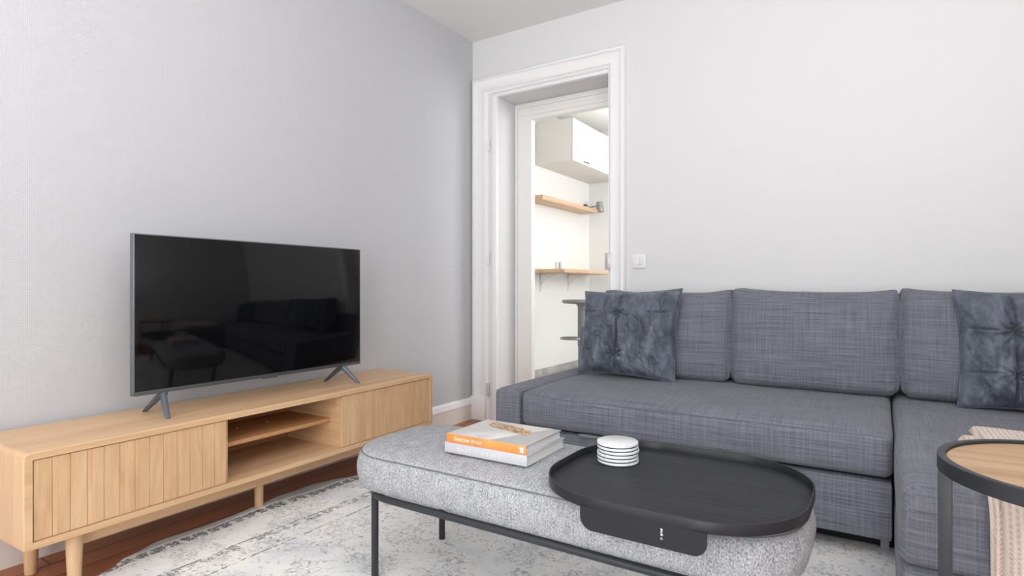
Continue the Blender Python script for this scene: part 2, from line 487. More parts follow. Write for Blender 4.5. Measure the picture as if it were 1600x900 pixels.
# right wall with a window behind the camera's shoulder, front wall with two tall windows
bm = bmesh.new()
RW = (-3.9, -2.7, .75, 2.25)
box(bm, RX, RX+.14, FY-.12, RW[0], 0, CZ); box(bm, RX, RX+.14, RW[1], 0, 0, CZ)
box(bm, RX, RX+.14, RW[0], RW[1], 0, RW[2]); box(bm, RX, RX+.14, RW[0], RW[1], RW[3], CZ)
struct('wall_right', bm, M['wall_b'])
bm = bmesh.new(); xs = 0
WINS = ((.35, 1.45), (1.95, 3.05)); WZ = (.25, 2.35)
for a, b in WINS:
    box(bm, xs, a, FY-.14, FY, 0, CZ); box(bm, a, b, FY-.14, FY, 0, WZ[0]); box(bm, a, b, FY-.14, FY, WZ[1], CZ); xs = b
box(bm, xs, RX, FY-.14, FY, 0, CZ)
struct('wall_front', bm, M['wall_b'])
def window(name, a, b, z0, z1, axis, pos):
    bm = bmesh.new()
    def bar(u0, u1, w0, w1):
        if axis == 'x': box(bm, u0, u1, pos-.05, pos, w0, w1, .004)
        else: box(bm, pos, pos+.05, u0, u1, w0, w1, .004)
    f = .05
    bar(a, a+f, z0, z1); bar(b-f, b, z0, z1); bar(a+f, b-f, z0, z0+f); bar(a+f, b-f, z1-f, z1)
    m = (a+b)/2; bar(m-.035, m+.035, z0+f, z1-f)
    struct(name, bm, M['trim'])
window('window_1', WINS[0][0], WINS[0][1], WZ[0], WZ[1], 'x', FY-.05)
window('window_2', WINS[1][0], WINS[1][1], WZ[0], WZ[1], 'x', FY-.05)
window('window_3', RW[0], RW[1], RW[2], RW[3], 'y', RX+.05)

# baseboard on the left wall: plain plate with a moulded cap
def profile_run(prof, path, bm):
    """prof: (out, z) pairs; path: (x, y, nx, ny) stations"""
    rings = [[(x+nx*o, y+ny*o, z) for o, z in prof] for x, y, nx, ny in path]
    loft(bm, rings); bmesh.ops.recalc_face_normals(bm, faces=bm.faces)
cap = [(0, .100), (.020, .100), (.0205, .106), (.019, .118), (.016, .124), (.017, .132), (.012, .142), (0, .147)]
plate = [(0, 0), (.017, 0), (.017, .098), (.013, .101), (0, .101)]
bm = bmesh.new(); profile_run(cap, [(0, FY, 1, 0), (0, -.022, 1, 0)], bm)
b2 = bmesh.new(); profile_run(plate, [(0, FY, 1, 0), (0, -.022, 1, 0)], b2); merge(bm, b2, 1)
struct('baseboard_left', bm, [M['trim'], M['trim_cream']], True)
bm = bmesh.new(); profile_run(cap, [(1.13, 0, 0, -1), (RX, 0, 0, -1)], bm)
b2 = bmesh.new(); profile_run(plate, [(1.13, 0, 0, -1), (RX, 0, 0, -1)], b2); merge(bm, b2, 1)
struct('baseboard_back', bm, [M['trim'], M['trim_cream']], True)
bm = bmesh.new(); profile_run(plate, [(RX, FY, -1, 0), (RX, -.03, -1, 0)], bm)
struct('baseboard_right', bm, M['trim'], True)

# door 1: moulded casing around the doorway, rebate strips, hinges and the strike plate
ICX0, ICX1, ICZ = .137, 1.005, 2.205
def casing(bm):
    prof = [(0, 0), (0, .012), (.004, .026), (.014, .034), (.024, .034), (.030, .024), (.038, .020), (.075, .019),
            (.082, .024), (.092, .025), (.098, .016), (.104, .012), (.110, .010), (.112, 0)]
    # prof: (distance outward->inward, projection); the outer edge is at distance 0
    W = prof[-1][0]
    def frame(o):   # outline at distance o from the outer edge
        x0, x1, zt = .008, 1.117, 2.322
        sl = (ICX0-x0)/W; sr = (x1-ICX1)/W; st_ = (zt-ICZ)/W
        return x0+o*sl, x1-o*sr, zt-o*st_
    rows = []
    for o, d in prof:
        a, b, zt = frame(o); rows.append([(a, -d, 0), (a, -d, zt), (b, -d, zt), (b, -d, 0)])
    vr = [[bm.verts.new(p) for p in r] for r in rows]
    for A, C_ in zip(vr, vr[1:]):
        for i in range(3): bm.faces.new((A[i], A[i+1], C_[i+1], C_[i]))
    bmesh.ops.recalc_face_normals(bm, faces=bm.faces)
bm = bmesh.new(); casing(bm)
# plinth block under the left casing
box(bm, .006, .128, -.038, -.001, 0, .16, .003)
for f in bm.faces: f.material_index = 0
# rebate: a recessed strip and a bead
box(bm, ICX0-.004, DX0-.028, .018, .04, 0, DZ+.018)
box(bm, DX0-.032, DX0+.004, -.006, .03, 0, DZ-.002, .007, 3)
box(bm, ICX0, ICX1, .018, .04, DZ+.014, ICZ+.006)
box(bm, DX0-.03, DX1, -.006, .03, DZ-.006, DZ+.014, .007, 3)
door1 = struct('door_1', bm, M['trim'], True, 'white moulded casing of the open doorway in the back wall')
for z in (1.86, 1.10, .21):
    bm = bmesh.new()
    lathe(bm, [(.0055, -.045), (.007, -.043), (.007, -.016), (.0055, -.015), (.0055, .015), (.007, .016), (.007, .043), (.0055, .045)], (ICX0+.004, -.012, z), 12)
    box(bm, ICX0-.016, ICX0+.003, -.0175, -.012, z-.043, z+.043, .001)
    link('hinge', bm, M['plate_metal'] if z < .5 else M['trim'], door1)
bm = bmesh.new()
box(bm, ICX1-.012, ICX1+.026, -.034, -.018, 1.005, 1.105, .004)
box(bm, ICX1+.001, ICX1+.015, -.0365, -.033, 1.02, 1.09, .002)
link('strike_plate', bm, M['plate_metal'], door1)['label'] = 'pale grey strike plate on the right jamb'

# door 2: cream frame on the kitchen face of the same wall
bm = bmesh.new(); y0 = WT+.002
FX0, FX1, FZ = .327, .93, 2.066
box(bm, .08, FX0, y0, y0+.05, 0, 2.30, .004); box(bm, FX1, 1.12, y0, y0+.05, 0, 2.30, .004)
box(bm, FX0, FX1, y0+.0005, y0+.0495, FZ, 2.30, .004)
box(bm, .198, .216, WT-.012, y0+.006, 0, 2.17, .005); box(bm, .21, DX1-.004, WT-.012, y0+.006, 2.15, 2.168, .005)
box(bm, .24, DX1, y0-.008, y0+.002, 2.095, 2.13, .003)
struct('door_2', bm, M['kframe'], True, 'cream painted inner frame leading to the kitchen')

# kitchen shell
struct('floor_kitchen', B(KX-.12, KX1+.12, WT+.06, KY+.12, -.08, -.0005), M['ktile'])
struct('ceiling_kitchen', B(KX-.12, KX1+.12, WT, KY+.12, KZ, KZ+.1), M['kwall'])
struct('wall_kitchen_left', B(KX-.14, KX, WT, KY+.14, 0, KZ), M['kwall'])
struct('wall_kitchen_back', B(KX, KX1, KY, KY+.14, 0, KZ), M['kwall'])
bm = bmesh.new(); KW = (1.0, 2.6, .9, 2.3)
box(bm, KX1, KX1+.14, WT, KW[0], 0, KZ); box(bm, KX1, KX1+.14, KW[1], KY+.14, 0, KZ)
box(bm, KX1, KX1+.14, KW[0], KW[1], 0, KW[2]); box(bm, KX1, KX1+.14, KW[0], KW[1], KW[3], KZ)
struct('wall_kitchen_right', bm, M['kwall'])
window('window_4', KW[0], KW[1], KW[2], KW[3], 'y', KX1+.05)
bm = bmesh.new()
y = .46
while y < KY-.02:
    e = min(y+.298, KY-.004); box(bm, KX, KX+.010, y, e, 0, .068, .002); y += .30
o = struct('baseboard_kitchen', bm, M['kskirt'])

# ------------------------------------------------------------------ kitchen contents
def kitchen():
    # wall cabinet
    y0, y1, z0, z1, xd = 1.81, KY-.004, 2.13, 2.54, -.155
    r = thing('wall_cabinet', 'white kitchen wall cabinet with panelled doors above the wooden shelf', 'cabinet', (KX+.002, (y0+y1)/2, z0))
    bm = bmesh.new()
    box(bm, KX+.002, xd, y0, y1, z0, z1, .002)
    link('body', bm, M['lacquer'], r)
    for a, b, left in ((y0+.002, 2.452, 0), (2.456, y1, 1)):
        bm = bmesh.new()
        box(bm, xd+.001, xd+.019, a, b, z0, z1, .002)
        d = link('door', bm, M['lacquer'], r)
        bm = bmesh.new()   # raised panel with a moulded surround
        for k, (ins, pr) in enumerate(((.055, .006), (.066, .003), (.085, .007))):
            box(bm, xd+.018, xd+.019+pr, a+ins, b-ins, z0+ins, z1-ins, .003)
        link('panel', bm, M['lacquer'], d)
        bm = bmesh.new(); cy = a+.30 if not left else b-.30
        pts = [(xd+.018+.022*math.sin(PI*k/12), cy-.05+.1*k/12, z0+.028-.006*math.sin(PI*k/12)) for k in range(13)]
        tube(bm, pts, .005, 8)
        for s in (-1, 1): lathe(bm, [(.008, -.004), (.009, 0), (.006, .004)], (xd+.021, cy+s*.05, z0+.028), 12)
        link('handle', bm, M['dark_metal'], d)
    # upper shelf
    r = thing('wall_shelf', 'narrow oak shelf on the kitchen wall under the white cabinet', 'shelf', (KX+.002, 2.25, 1.745))
    link('board', B(KX+.002, -.36, 1.62, 2.90, 1.745, 1.79, .003), M['shelf_wood'], r)
    for y in (1.72, 2.25, 2.74):
        bm = bmesh.new(); box(bm, KX+.001, KX+.012, y-.012, y+.012, 1.79, 1.86, .003)
        link('bracket', bm, M['white_plastic'], r)
    # bar counter with two curved brackets
    r = thing('bar_counter', 'oak breakfast counter on curved white brackets in the kitchen', 'counter', (KX+.002, 2.2, 1.04))
    link('worktop', B(KX, -.165, 1.695, 3.0, 1.043, 1.078, .003), M['shelf_wood'], r)
    for y in (1.93, 2.55):
        bm = bmesh.new()
        box(bm, KX, KX+.016, y-.013, y+.013, .86, 1.042, .003)
        box(bm, KX, -.27, y-.013, y+.013, 1.030, 1.0425, .003)
        pts = [(KX+.012+.24*(1-math.cos(PI/2*k/12)), y, .89+.138*math.sin(PI/2*k/12)) for k in range(13)]
        tube(bm, pts, .009, 8)
        link('bracket', bm, M['white_plastic'], r)
    # two small white shakers
    for i, (x, y, lab) in enumerate(((-.30, 1.80, 'left one of two small white tumblers on the kitchen counter'),
                                     (-.255, 1.81, 'right one of two small white tumblers on the kitchen counter'))):
        bm = bmesh.new()
        lathe(bm, [(.018, 0), (.021, .002), (.0235, .068), (.0225, .070), (.0205, .066), (.018, .006), (.0, .005)][:-1], (x, y, 1.0785), 20)
        o = link('tumbler', bm, M['white_ceramic']); tag(o, lab, 'cup', 'tumblers on the kitchen counter')
        move_origin(o, (x, y, 1.0785))
    # wall spotlight
    r = thing('wall_lamp', 'small grey wall spotlight at the far end of the kitchen shelf', 'lamp', (KX+.001, 2.97, 1.83))
    bm = bmesh.new(); box(bm, KX+.001, KX+.03, 2.94, 3.0, 1.81, 1.87, .006); link('mount', bm, M['dark_metal'], r)
    bm = bmesh.new()
    tube(bm, [(KX+.03, 2.97, 1.845), (KX+.06, 2.965, 1.835), (KX+.11, 2.96, 1.833), (KX+.165, 2.955, 1.84)], .008, 8)
    link('arm', bm, M['lamp_grey'], r)
    bm = bmesh.new()
    lathe(bm, [(.03, 0), (.034, .002), (.04, .06), (.046, .115), (.044, .118), (.03, .115)], (0, 0, 0), 24)
    bmesh.ops.transform(bm, matrix=Matrix.Translation((KX+.195, 2.955, 1.885)) @ Matrix.Rotation(PI-.12, 4, 'Y'), verts=bm.verts)
    link('lamp_shade', bm, M['lamp_grey'], r)
    # bar stool
    cx, cy = .045, 1.62; sz = .785
    r = thing('bar_stool', 'grey metal bar stool with footrest seen behind the left pillow', 'stool', (cx, cy, 0))
    bm = bmesh.new()
    lathe(bm, [(.10, -.006), (.165, -.002), (.178, .010), (.178, .022), (.172, .03), (.15, .026), (.05, .022)], (cx, cy, sz-.03), 40)
    link('seat', bm, M['stool_metal'], r)
    bm = bmesh.new(); lathe(bm, [(.033, .36), (.033, sz-.06), (.036, sz-.055), (.05, sz-.037), (.05, sz-.035)], (cx, cy, 0), 24)
    link('upper_column', bm, M['stool_metal'], r)
    bm = bmesh.new(); lathe(bm, [(.029, .03), (.029, .37)], (cx, cy, 0), 24); link('lower_column', bm, M['stool_metal'], r)
    bm = bmesh.new()
    fx, fy, fr = cx-.08, cy-.045, .085
    tube(bm, [(fx+fr*1.15*math.cos(2*PI*k/28), fy+fr*math.sin(2*PI*k/28), .43) for k in range(28)], .0095, 8, True)
    link('footrest', bm, M['stool_metal'], r)
    bm = bmesh.new(); lathe(bm, [(.20, 0), (.205, .004), (.19, .012), (.06, .026), (.035, .034)], (cx, cy, 0), 40); link('base', bm, M['stool_metal'], r)

def move_origin(o, p):
    p = Vector(p); o.data.transform(Matrix.Translation(-p)); o.location = p
kitchen()

# ------------------------------------------------------------------ light switch
r = thing('light_switch', 'white double rocker light switch on the wall above the sofa', 'switch', (1.198, -.001, 1.052))
bm = B(1.156, 1.241, -.011, -.001, 1.010, 1.093, .004, 3); link('cover_plate', bm, M['white_plastic'], r)
for a, b in ((1.176, 1.198), (1.199, 1.221)):
    bm = B(a, b, -.0145, -.010, 1.030, 1.074, .002); link('rocker', bm, M['white_plastic'], r)

# ------------------------------------------------------------------ rug
def rug():
    left = [(-3.6, .43), (-2.9, .42), (-2.6, .375), (-2.387, .322), (-2.28, .262), (-2.164, .226), (-2.0, .236), (-1.9, .247), (-1.80, .243),
            (-1.65, .212), (-1.514, .196), (-1.4, .222), (-1.303, .268), (-1.2, .28), (-1.0, .255), (-.845, .26)]
    bm = bmesh.new()
    def lx(y):
        for (a, xa), (b, xb) in zip(left, left[1:]):
            if a <= y <= b:
                k = (y-a)/(b-a); k = k*k*(3-2*k); return xa+(xb-xa)*k
        return .25
    nx, ny = 40, 110
    def edge(i, j): return i in (0, nx) or j in (0, ny)
    grid = {}
    for j in range(ny+1):
        y = -3.6+(-.845+3.6)*j/ny; x0 = lx(y)
        for i in range(nx+1):
            x = x0+(2.44-x0)*i/nx
            k = max(0, 1-i/4)
            z = .009 if not edge(i, j) else .005
            z += .010*k*max(0, math.sin((y+2.0)*7.2))*(1 if .2 < x < .6 and edge(0, 1) else 0) if i < 4 else 0
            grid[i, j] = bm.verts.new((x, y, z))
    for j in range(ny):
        for i in range(nx):
            bm.faces.new((grid[i, j], grid[i+1, j], grid[i+1, j+1], grid[i, j+1]))
    ring = [(i, 0) for i in range(nx)]+[(nx, j) for j in range(ny)]+[(i, ny) for i in range(nx, 0, -1)]+[(0, j) for j in range(ny, 0, -1)]
    low = [bm.verts.new((grid[k].co.x, grid[k].co.y, .0008)) for k in ring]
    for a in range(len(ring)):
        b = (a+1) % len(ring)
        bm.faces.new((low[a], low[b], grid[ring[b]], grid[ring[a]]))
    bm.faces.new(list(reversed(low)))
    o = link('rug', bm, M['rug'], angle=60)
    tag(o, 'pale grey distressed rug with worn border bands under the bench', 'rug')
rug()

# ------------------------------------------------------------------ TV stand (local: x out of the wall, y along it)
def tv_stand():
    X0, Y0 = .2115, -1.75; RZ = .0200
    r = thing('tv_stand', 'long low oak TV stand with slatted sliding doors against the left wall', 'tv stand', (X0, Y0, 0), RZ)
    hw, hl = .190, .871; zb, zt = .178, .447; th = .021
    L = lambda *a, **k: link(*a, **k, world=False)
    # shell: a rounded rectangular tube around the y axis (top, sides, bottom in one band)
    def shell():
        bm = bmesh.new(); rings = []
        R = .014
        out = []; inn = []
        for cy, cz, a0 in ((hl-R, zt-R, 0), (-hl+R, zt-R, PI/2), (-hl+R*.5, zb+R*.5, PI), (hl-R*.5, zb+R*.5, 3*PI/2)):
            rr = R if cz > .3 else R*.5
            for k in range(7):
                a = a0+PI/2*k/6; out.append((cy+rr*math.cos(a), cz+rr*math.sin(a)))
        ih, iz0, iz1 = hl-th, zb+th, zt-th
        for (cy, cz) in ((ih, iz1), (-ih, iz1), (-ih, iz0), (ih, iz0)):
            for k in range(7): inn.append((cy, cz))
        n = len(out); bv = .003
        def mk(x, pts): return [bm.verts.new((x, y, z)) for y, z in pts]
        shrink = lambda p, d: [(y-d*(1 if y > 0 else -1), z-d*(1 if z > .31 else -1)) for y, z in p]
        of1, of2 = mk(hw, shrink(out, bv)), mk(hw-bv, out)
        ob2, ob1 = mk(-hw+bv, out), mk(-hw, shrink(out, bv))
        corners = [(ih, iz1), (-ih, iz1), (-ih, iz0), (ih, iz0)]
        fi = [bm.verts.new((hw, y, z)) for y, z in corners]; bi = [bm.verts.new((-hw, y, z)) for y, z in corners]
        for a, b in ((of1, of2), (of2, ob2), (ob2, ob1)):
            for i in range(n):
                j = (i+1) % n; bm.faces.new((a[i], b[i], b[j], a[j]))
        for ringv, inv in ((of1, fi), (ob1, bi)):
            for c in range(4):
                seg = [ringv[c*7+k] for k in range(7)]
                bm.faces.new(seg+[inv[c]])
                d = (c+1) % 4
                bm.faces.new((ringv[c*7+6], ringv[d*7], inv[d], inv[c]))
        for c in range(4):
            d = (c+1) % 4; bm.faces.new((fi[c], fi[d], bi[d], bi[c]))
        bmesh.ops.remove_doubles(bm, verts=bm.verts, dist=1e-6)
        bmesh.ops.recalc_face_normals(bm, faces=bm.faces)
        for f in bm.faces: f.material_index = 1 if abs(f.normal.y) > .7 else 0
        return bm
    L('shell', shell(), [M['oakY'], M['oakZ']], r, angle=30)
    L('back_panel', B(-hw+.004, -hw+.014, -hl+th+.001, hl-th-.001, zb+th+.001, zt-th-.001), M['oakIn'], r)
    for s in (-1, 1):
        yy = -.275 if s < 0 else .262
        L('divider', B(-hw+.015, hw-.022, yy-.009, yy+.009, zb+th+.0005, zt-th-.0005, .001), M['oakX'], r)
    L('shelf', B(-hw+.015, hw-.075, -.265, .2525, .306, .323, .002), M['oakIn'], r)
    for y in (-.08, .06):
        bm = bmesh.new(); lathe(bm, [(.004, 0), (.0035, .002), (.002, .003)], (-.06, y, .3232), 10)
        L('screw', bm, M['screw'], r)
    # tambour doors: vertical slats with fine grooves between them
    def door(y0, y1, nsl):
        z0, z1 = zb+th+.0015, zt-th-.003
        bm = bmesh.new(); w = (y1-y0)/nsl
        xf = hw-.006
        box(bm, xf-.014, xf-.0035, y0, y1, z0, z1)
        for k in range(nsl):
            box(bm, xf-.006, xf, y0+k*w+.0005, y0+(k+1)*w-.0005, z0, z1, .0006, 1)
        for f in bm.faces:
            pass
        return L('door', bm, M['oakSlat'], r)
    door(-hl+th+.004, -.282, 13)
    door(.256, hl-th-.004, 13)
    L('apron', B(.075, .100, -.70, .72, .118, zb+.001, .002), M['oakY'], r)
    def leg(x, y, r0=.0225, r1=.0165):
        bm = bmesh.new(); lathe(bm, [(r1-.001, 0), (r1, .002), (r0, zb-.02), (r0, zb+.0005)], (x, y, 0), 24)
        L('leg', bm, M['oakZ'], r)
    for x in (-.105, .122):
        leg(x, -.752 if x < 0 else -.725); leg(x, .735)
    leg(.040, -.05, .0185, .0165)
tv_stand()

# ------------------------------------------------------------------ television
def television():
    x0, x1 = .216, .241; ya, yb = -2.262, -1.246; z0, z1 = .5285, 1.085
    r = thing('television', 'flat screen television switched off, standing on the oak TV stand', 'television', (.225, (ya+yb)/2, .447))
    bm = bmesh.new(); box(bm, x0, x1, ya, yb, z0, z1, .002)
    link('frame', bm, M['tv_frame'], r)
    bm = bmesh.new()
    y_a, y_b, za, zb = ya+.004, yb-.004, z0+.014, z1-.004
    box(bm, x1-.001, x1+.0015, y_a, y_b, za, zb, .0005)
    link('screen', bm, M['tv_glass'], r)
    bm = bmesh.new(); box(bm, x1-.001, x1+.002, ya+.002, yb-.002, z0+.0005, z0+.0125, .001)
    bz = link('bottom_bezel', bm, M['tv_bezel'], r)
    ym = -1.742
    bm = bmesh.new(); box(bm, x1-.008, x1+.0035, ym-.035, ym+.035, z0-.004, z0+.004, .0015)
    link('sensor_bar', bm, M['tv_bezel'], bz)
    bm = bmesh.new(); box(bm, x0-.035, x0+.001, ya+.12, yb-.12, z0+.03, z1-.2, .012, 3); link('back_housing', bm, M['tv_bezel'], r)
    for ay in (-2.160, -1.348):
        bm = bmesh.new()
        apex = Vector((.228, ay, z0-.001))
        for fx, dy in ((.108, -.004 if ay < -2 else .0), (.303, -.02 if ay < -2 else .035)):
            ft = Vector((fx, ay+dy, .4475))
            d = (ft-apex); s = Vector((0, 1, 0))
            rings = []
            for k in range(7):
                q = apex+d*(k/6)
                hh = .013*(1-k/6)+.0075*(k/6); ww = .012*(1-k/6)+.0085*(k/6)
                nx = Vector((-d.z, 0, d.x)).normalized()
                ring = [(q+nx*hh*math.cos(2*PI*a/12)*1.0+s*ww*math.sin(2*PI*a/12)) for a in range(12)]
                rings.append([(p.x, p.y, max(p.z, .4475) if k < 6 else (.4475 if True else 0)) for p in ring])
            loft(bm, rings)
        bmesh.ops.recalc_face_normals(bm, faces=bm.faces)
        box(bm, .214, .240, ay-.013, ay+.013, z0-.012, z0+.0005, .003)
        link('foot', bm, M['tv_foot'], r)
television()

# ------------------------------------------------------------------ sofa
SX0, SX1 = .862, 3.22
def nz(p, s, seed=0):
    return noise.noise(Vector((p.x*s+seed, p.y*s+seed*1.7, p.z*s-seed)))
def sofa():
    r = thing('corner_sofa', 'grey woven corner sofa with chaise against the back wall', 'sofa', ((SX0+SX1)/2, -.5, 0))
    S = M['sofa']
    # arm on the left, as high as the seat
    def f_arm(u, n, q):
        return Vector((0, 0, nz(q, 5)*.002-.004*max(0, u.z)*abs(u.x)**3))
    bm = grid_box(.138, .955, .395, .018, 0, f_arm, (SX0+.069, -.5225, .2375), (8, 30, 14))
    link('armrest', bm, S, r, uv=True)
    # right arm
    bm = grid_box(.138, .955, .395, .018, 0, f_arm, (SX1-.069, -.5225, .2375), (8, 30, 14))
    link('armrest', bm, S, r, uv=True)
    # back frame
    bm = grid_box(SX1-SX0, .085, .62, .02, 0, None, ((SX0+SX1)/2, -.066, .36), (30, 4, 12))
    link('backrest', bm, S, r, uv=True)
    # seat
    def f_seat(u, n, q):
        o = Vector((0, 0, 0))
        o.z += .006*(1-u.x**2)*(1-u.y**2)*max(0, n.z)-.010*max(0, n.z)*max(0, -u.y)**6
        o.z += nz(q, 3, 3)*.003*max(0, n.z)
        if n.y < -.2: o.y -= .006*(1-u.z**2)*(1-u.x**8)
        if u.z > 0: o.y += .012*max(0, u.z)**3*max(0, -u.y)**4
        return o
    sx0, sx1 = SX0+.141, 2.411
    bm = grid_box(sx1-sx0, .875, .158, .028, 0, f_seat, ((sx0+sx1)/2, -.5635, .357), (60, 36, 10))
    link('seat_cushion', bm, S, r, uv=True)
    # line of stitching along the front edge of the seat
    bm = bmesh.new(); tube(bm, [(sx0+.03+(sx1-sx0-.06)*k/40, -.9975+.004*(abs(k/20-1)**6), .414) for k in range(41)], .0016, 6)
    link('piping', bm, S, r)
    # pull-out front panel and a dark strip painting the shade in the gap
    link('gap_shade', B(sx0+.01, sx1-.004, -.950, -.90, .09, .275), M['dark_gap'], r, smooth=False)
    link('under_shade', B(sx0+.01, sx1-.001, -.835, -.80, .002, .10), M['dark_gap'], r, smooth=False)  # added dark box painting the shade under the sofa
    def f_pan(u, n, q):
        return Vector((0, -.003*(1-u.z**2) if n.y < -.2 else 0, nz(q, 4)*.0012))
    bm = grid_box(sx1-sx0-.004, .05, .195, .010, 0, f_pan, ((sx0+sx1)/2, -.958, .168), (50, 4, 10))
    link('front_panel', bm, S, r, uv=True)
    # pull strap
    bm = bmesh.new()
    pts = [(1.345+.045*math.cos(2*PI*k/24), -.990+.018*math.sin(2*PI*k/24)-.012, .2745-.002*math.sin(2*PI*k/24)) for k in range(24)]
    tube(bm, pts, .0055, 6, True)
    link('pull_strap', bm, S, r, uv=True)
    for x in (sx1-.022, 1.1):
        bm = B(x-.013, x+.013, -.885, -.858, 0, .075, .003); link('foot', bm, M['foot_plastic'], r)
    for x, y in ((SX0+.05, -.95), (SX0+.05, -.1), (3.1, -1.40), (2.72, -1.40), (3.15, -.1)):
        bm = B(x-.025, x+.025, y-.025, y+.025, 0, .0405, .004); link('foot', bm, M['dark_gap'], r)
    # chaise: body with storage lid, seat over it
    cx0, cx1 = 2.417, SX1-.142; cy0, cy1 = -1.525, -.113
    def f_ch(u, n, q):
        o = Vector((0, 0, 0))
        o.z += nz(q, 3, 5)*.003*max(0, n.z)
        if u.y < -.6 and u.z > 0:      # the front edge rolls down softly
            k = (-u.y-.6)/.4; o.z -= .018*k*k*u.z
        if u.z > .2: o.y += .02*max(0, -u.y)**8*(u.z)**3
        if n.x < -.3: o.x += -.004*(1-u.z**2)*(1-u.y**4)
        if u.y < -.5 and u.x < 0: o.x += .010*((-u.y-.5)/.5)**3*(-u.x)*(.5+.5*u.z)
        return o
    bm = grid_box(cx1-cx0, cy1-cy0, .212, .035, 0, f_ch, ((cx0+cx1)/2, (cy0+cy1)/2, .329), (48, 80, 16), rb=.005)
    # keep the seat's outer long side clear of the right arm
    link('chaise_seat', bm, S, r, uv=True)
    bm = bmesh.new()
    tube(bm, [(cx0+.03+(cx1-cx0-.06)*k/30, cy0-.0005, .362) for k in range(31)], .0022, 6)
    link('piping', bm, S, r)
    def f_cb(u, n, q):
        return Vector((0, (-.003*(1-u.z**2) if n.y < -.2 else 0), 0))
    bm = grid_box(cx1-cx0+.004, cy1-cy0+.004, .19, .035, 0, f_cb, ((cx0+cx1)/2, (cy0+cy1)/2+.001, .1255), (48, 80, 10), rb=.01)
    link('chaise_base', bm, S, r, uv=True)
    # three loose back cushions
    def back_cushion(xa, xb, seed, zt=.884, slope=0):
        w = xb-xa; d = .205; h = zt-.440
        tilt = .10
        def fn(u, n, q):
            o = Vector((0, 0, 0))
            e = (1-u.x**4)*(1-u.z**4)
            o.y += (-.036*e if n.y < 0 else .004*e)
            if n.y < -.3: o.y += -.012*(1-u.x**2)*(1-(u.z+.25)**2)
            # top edge pinched toward the corners, side edges soft
            o.z += (-.012*(1-abs(u.x)**2)+.004)*max(0, u.z)**3
            o.x += .010*u.x*(1-u.z**2)*abs(u.x)**4
            cornerb = max(0, -u.z)**6*abs(u.x)**10
            o.x -= .006*cornerb*(1 if u.x > 0 else -1); o.z += .006*cornerb
            o.y += .030*abs(u.x)**10*max(0, -n.y)*.6
            cornert = max(0, u.z)**8*abs(u.x)**8
            o.z += .012*cornert
            o += Vector((nz(q, 6, seed)*.004, nz(q, 5, seed+3)*.007+nz(q, 14, seed)*.003, nz(q, 7, seed+5)*.004))
            # pulled creases at the lower corners
            rr_ = math.hypot((abs(u.x)-1)*w/2, (u.z+1)*h/2)
            ang = math.atan2((u.z+1)*h/2, (1-abs(u.x))*w/2+1e-6)
            if rr_ < .12 and n.y < 0: o.y += .007*math.sin(ang*9)*(1-rr_/.12)*min(1, rr_/.02)
            q2 = q+o
            o.y += tilt*(q2.z+h/2)          # leans back
            o.z += slope*u.x*max(0, u.z)
            return o
        bm = grid_box(w, d, h, .032, 0, fn, ((xa+xb)/2, -.242, .440+h/2), (44, 10, 30))
        c = link('back_cushion', bm, S, r, uv=True)
        # flat seam running round the front face
        return c
    back_cushion(1.098, 1.762, 1.0, .878)
    back_cushion(1.767, 2.441, 9.0, .886, -.003)
    back_cushion(2.446, 3.075, 17.0, .886)
sofa()

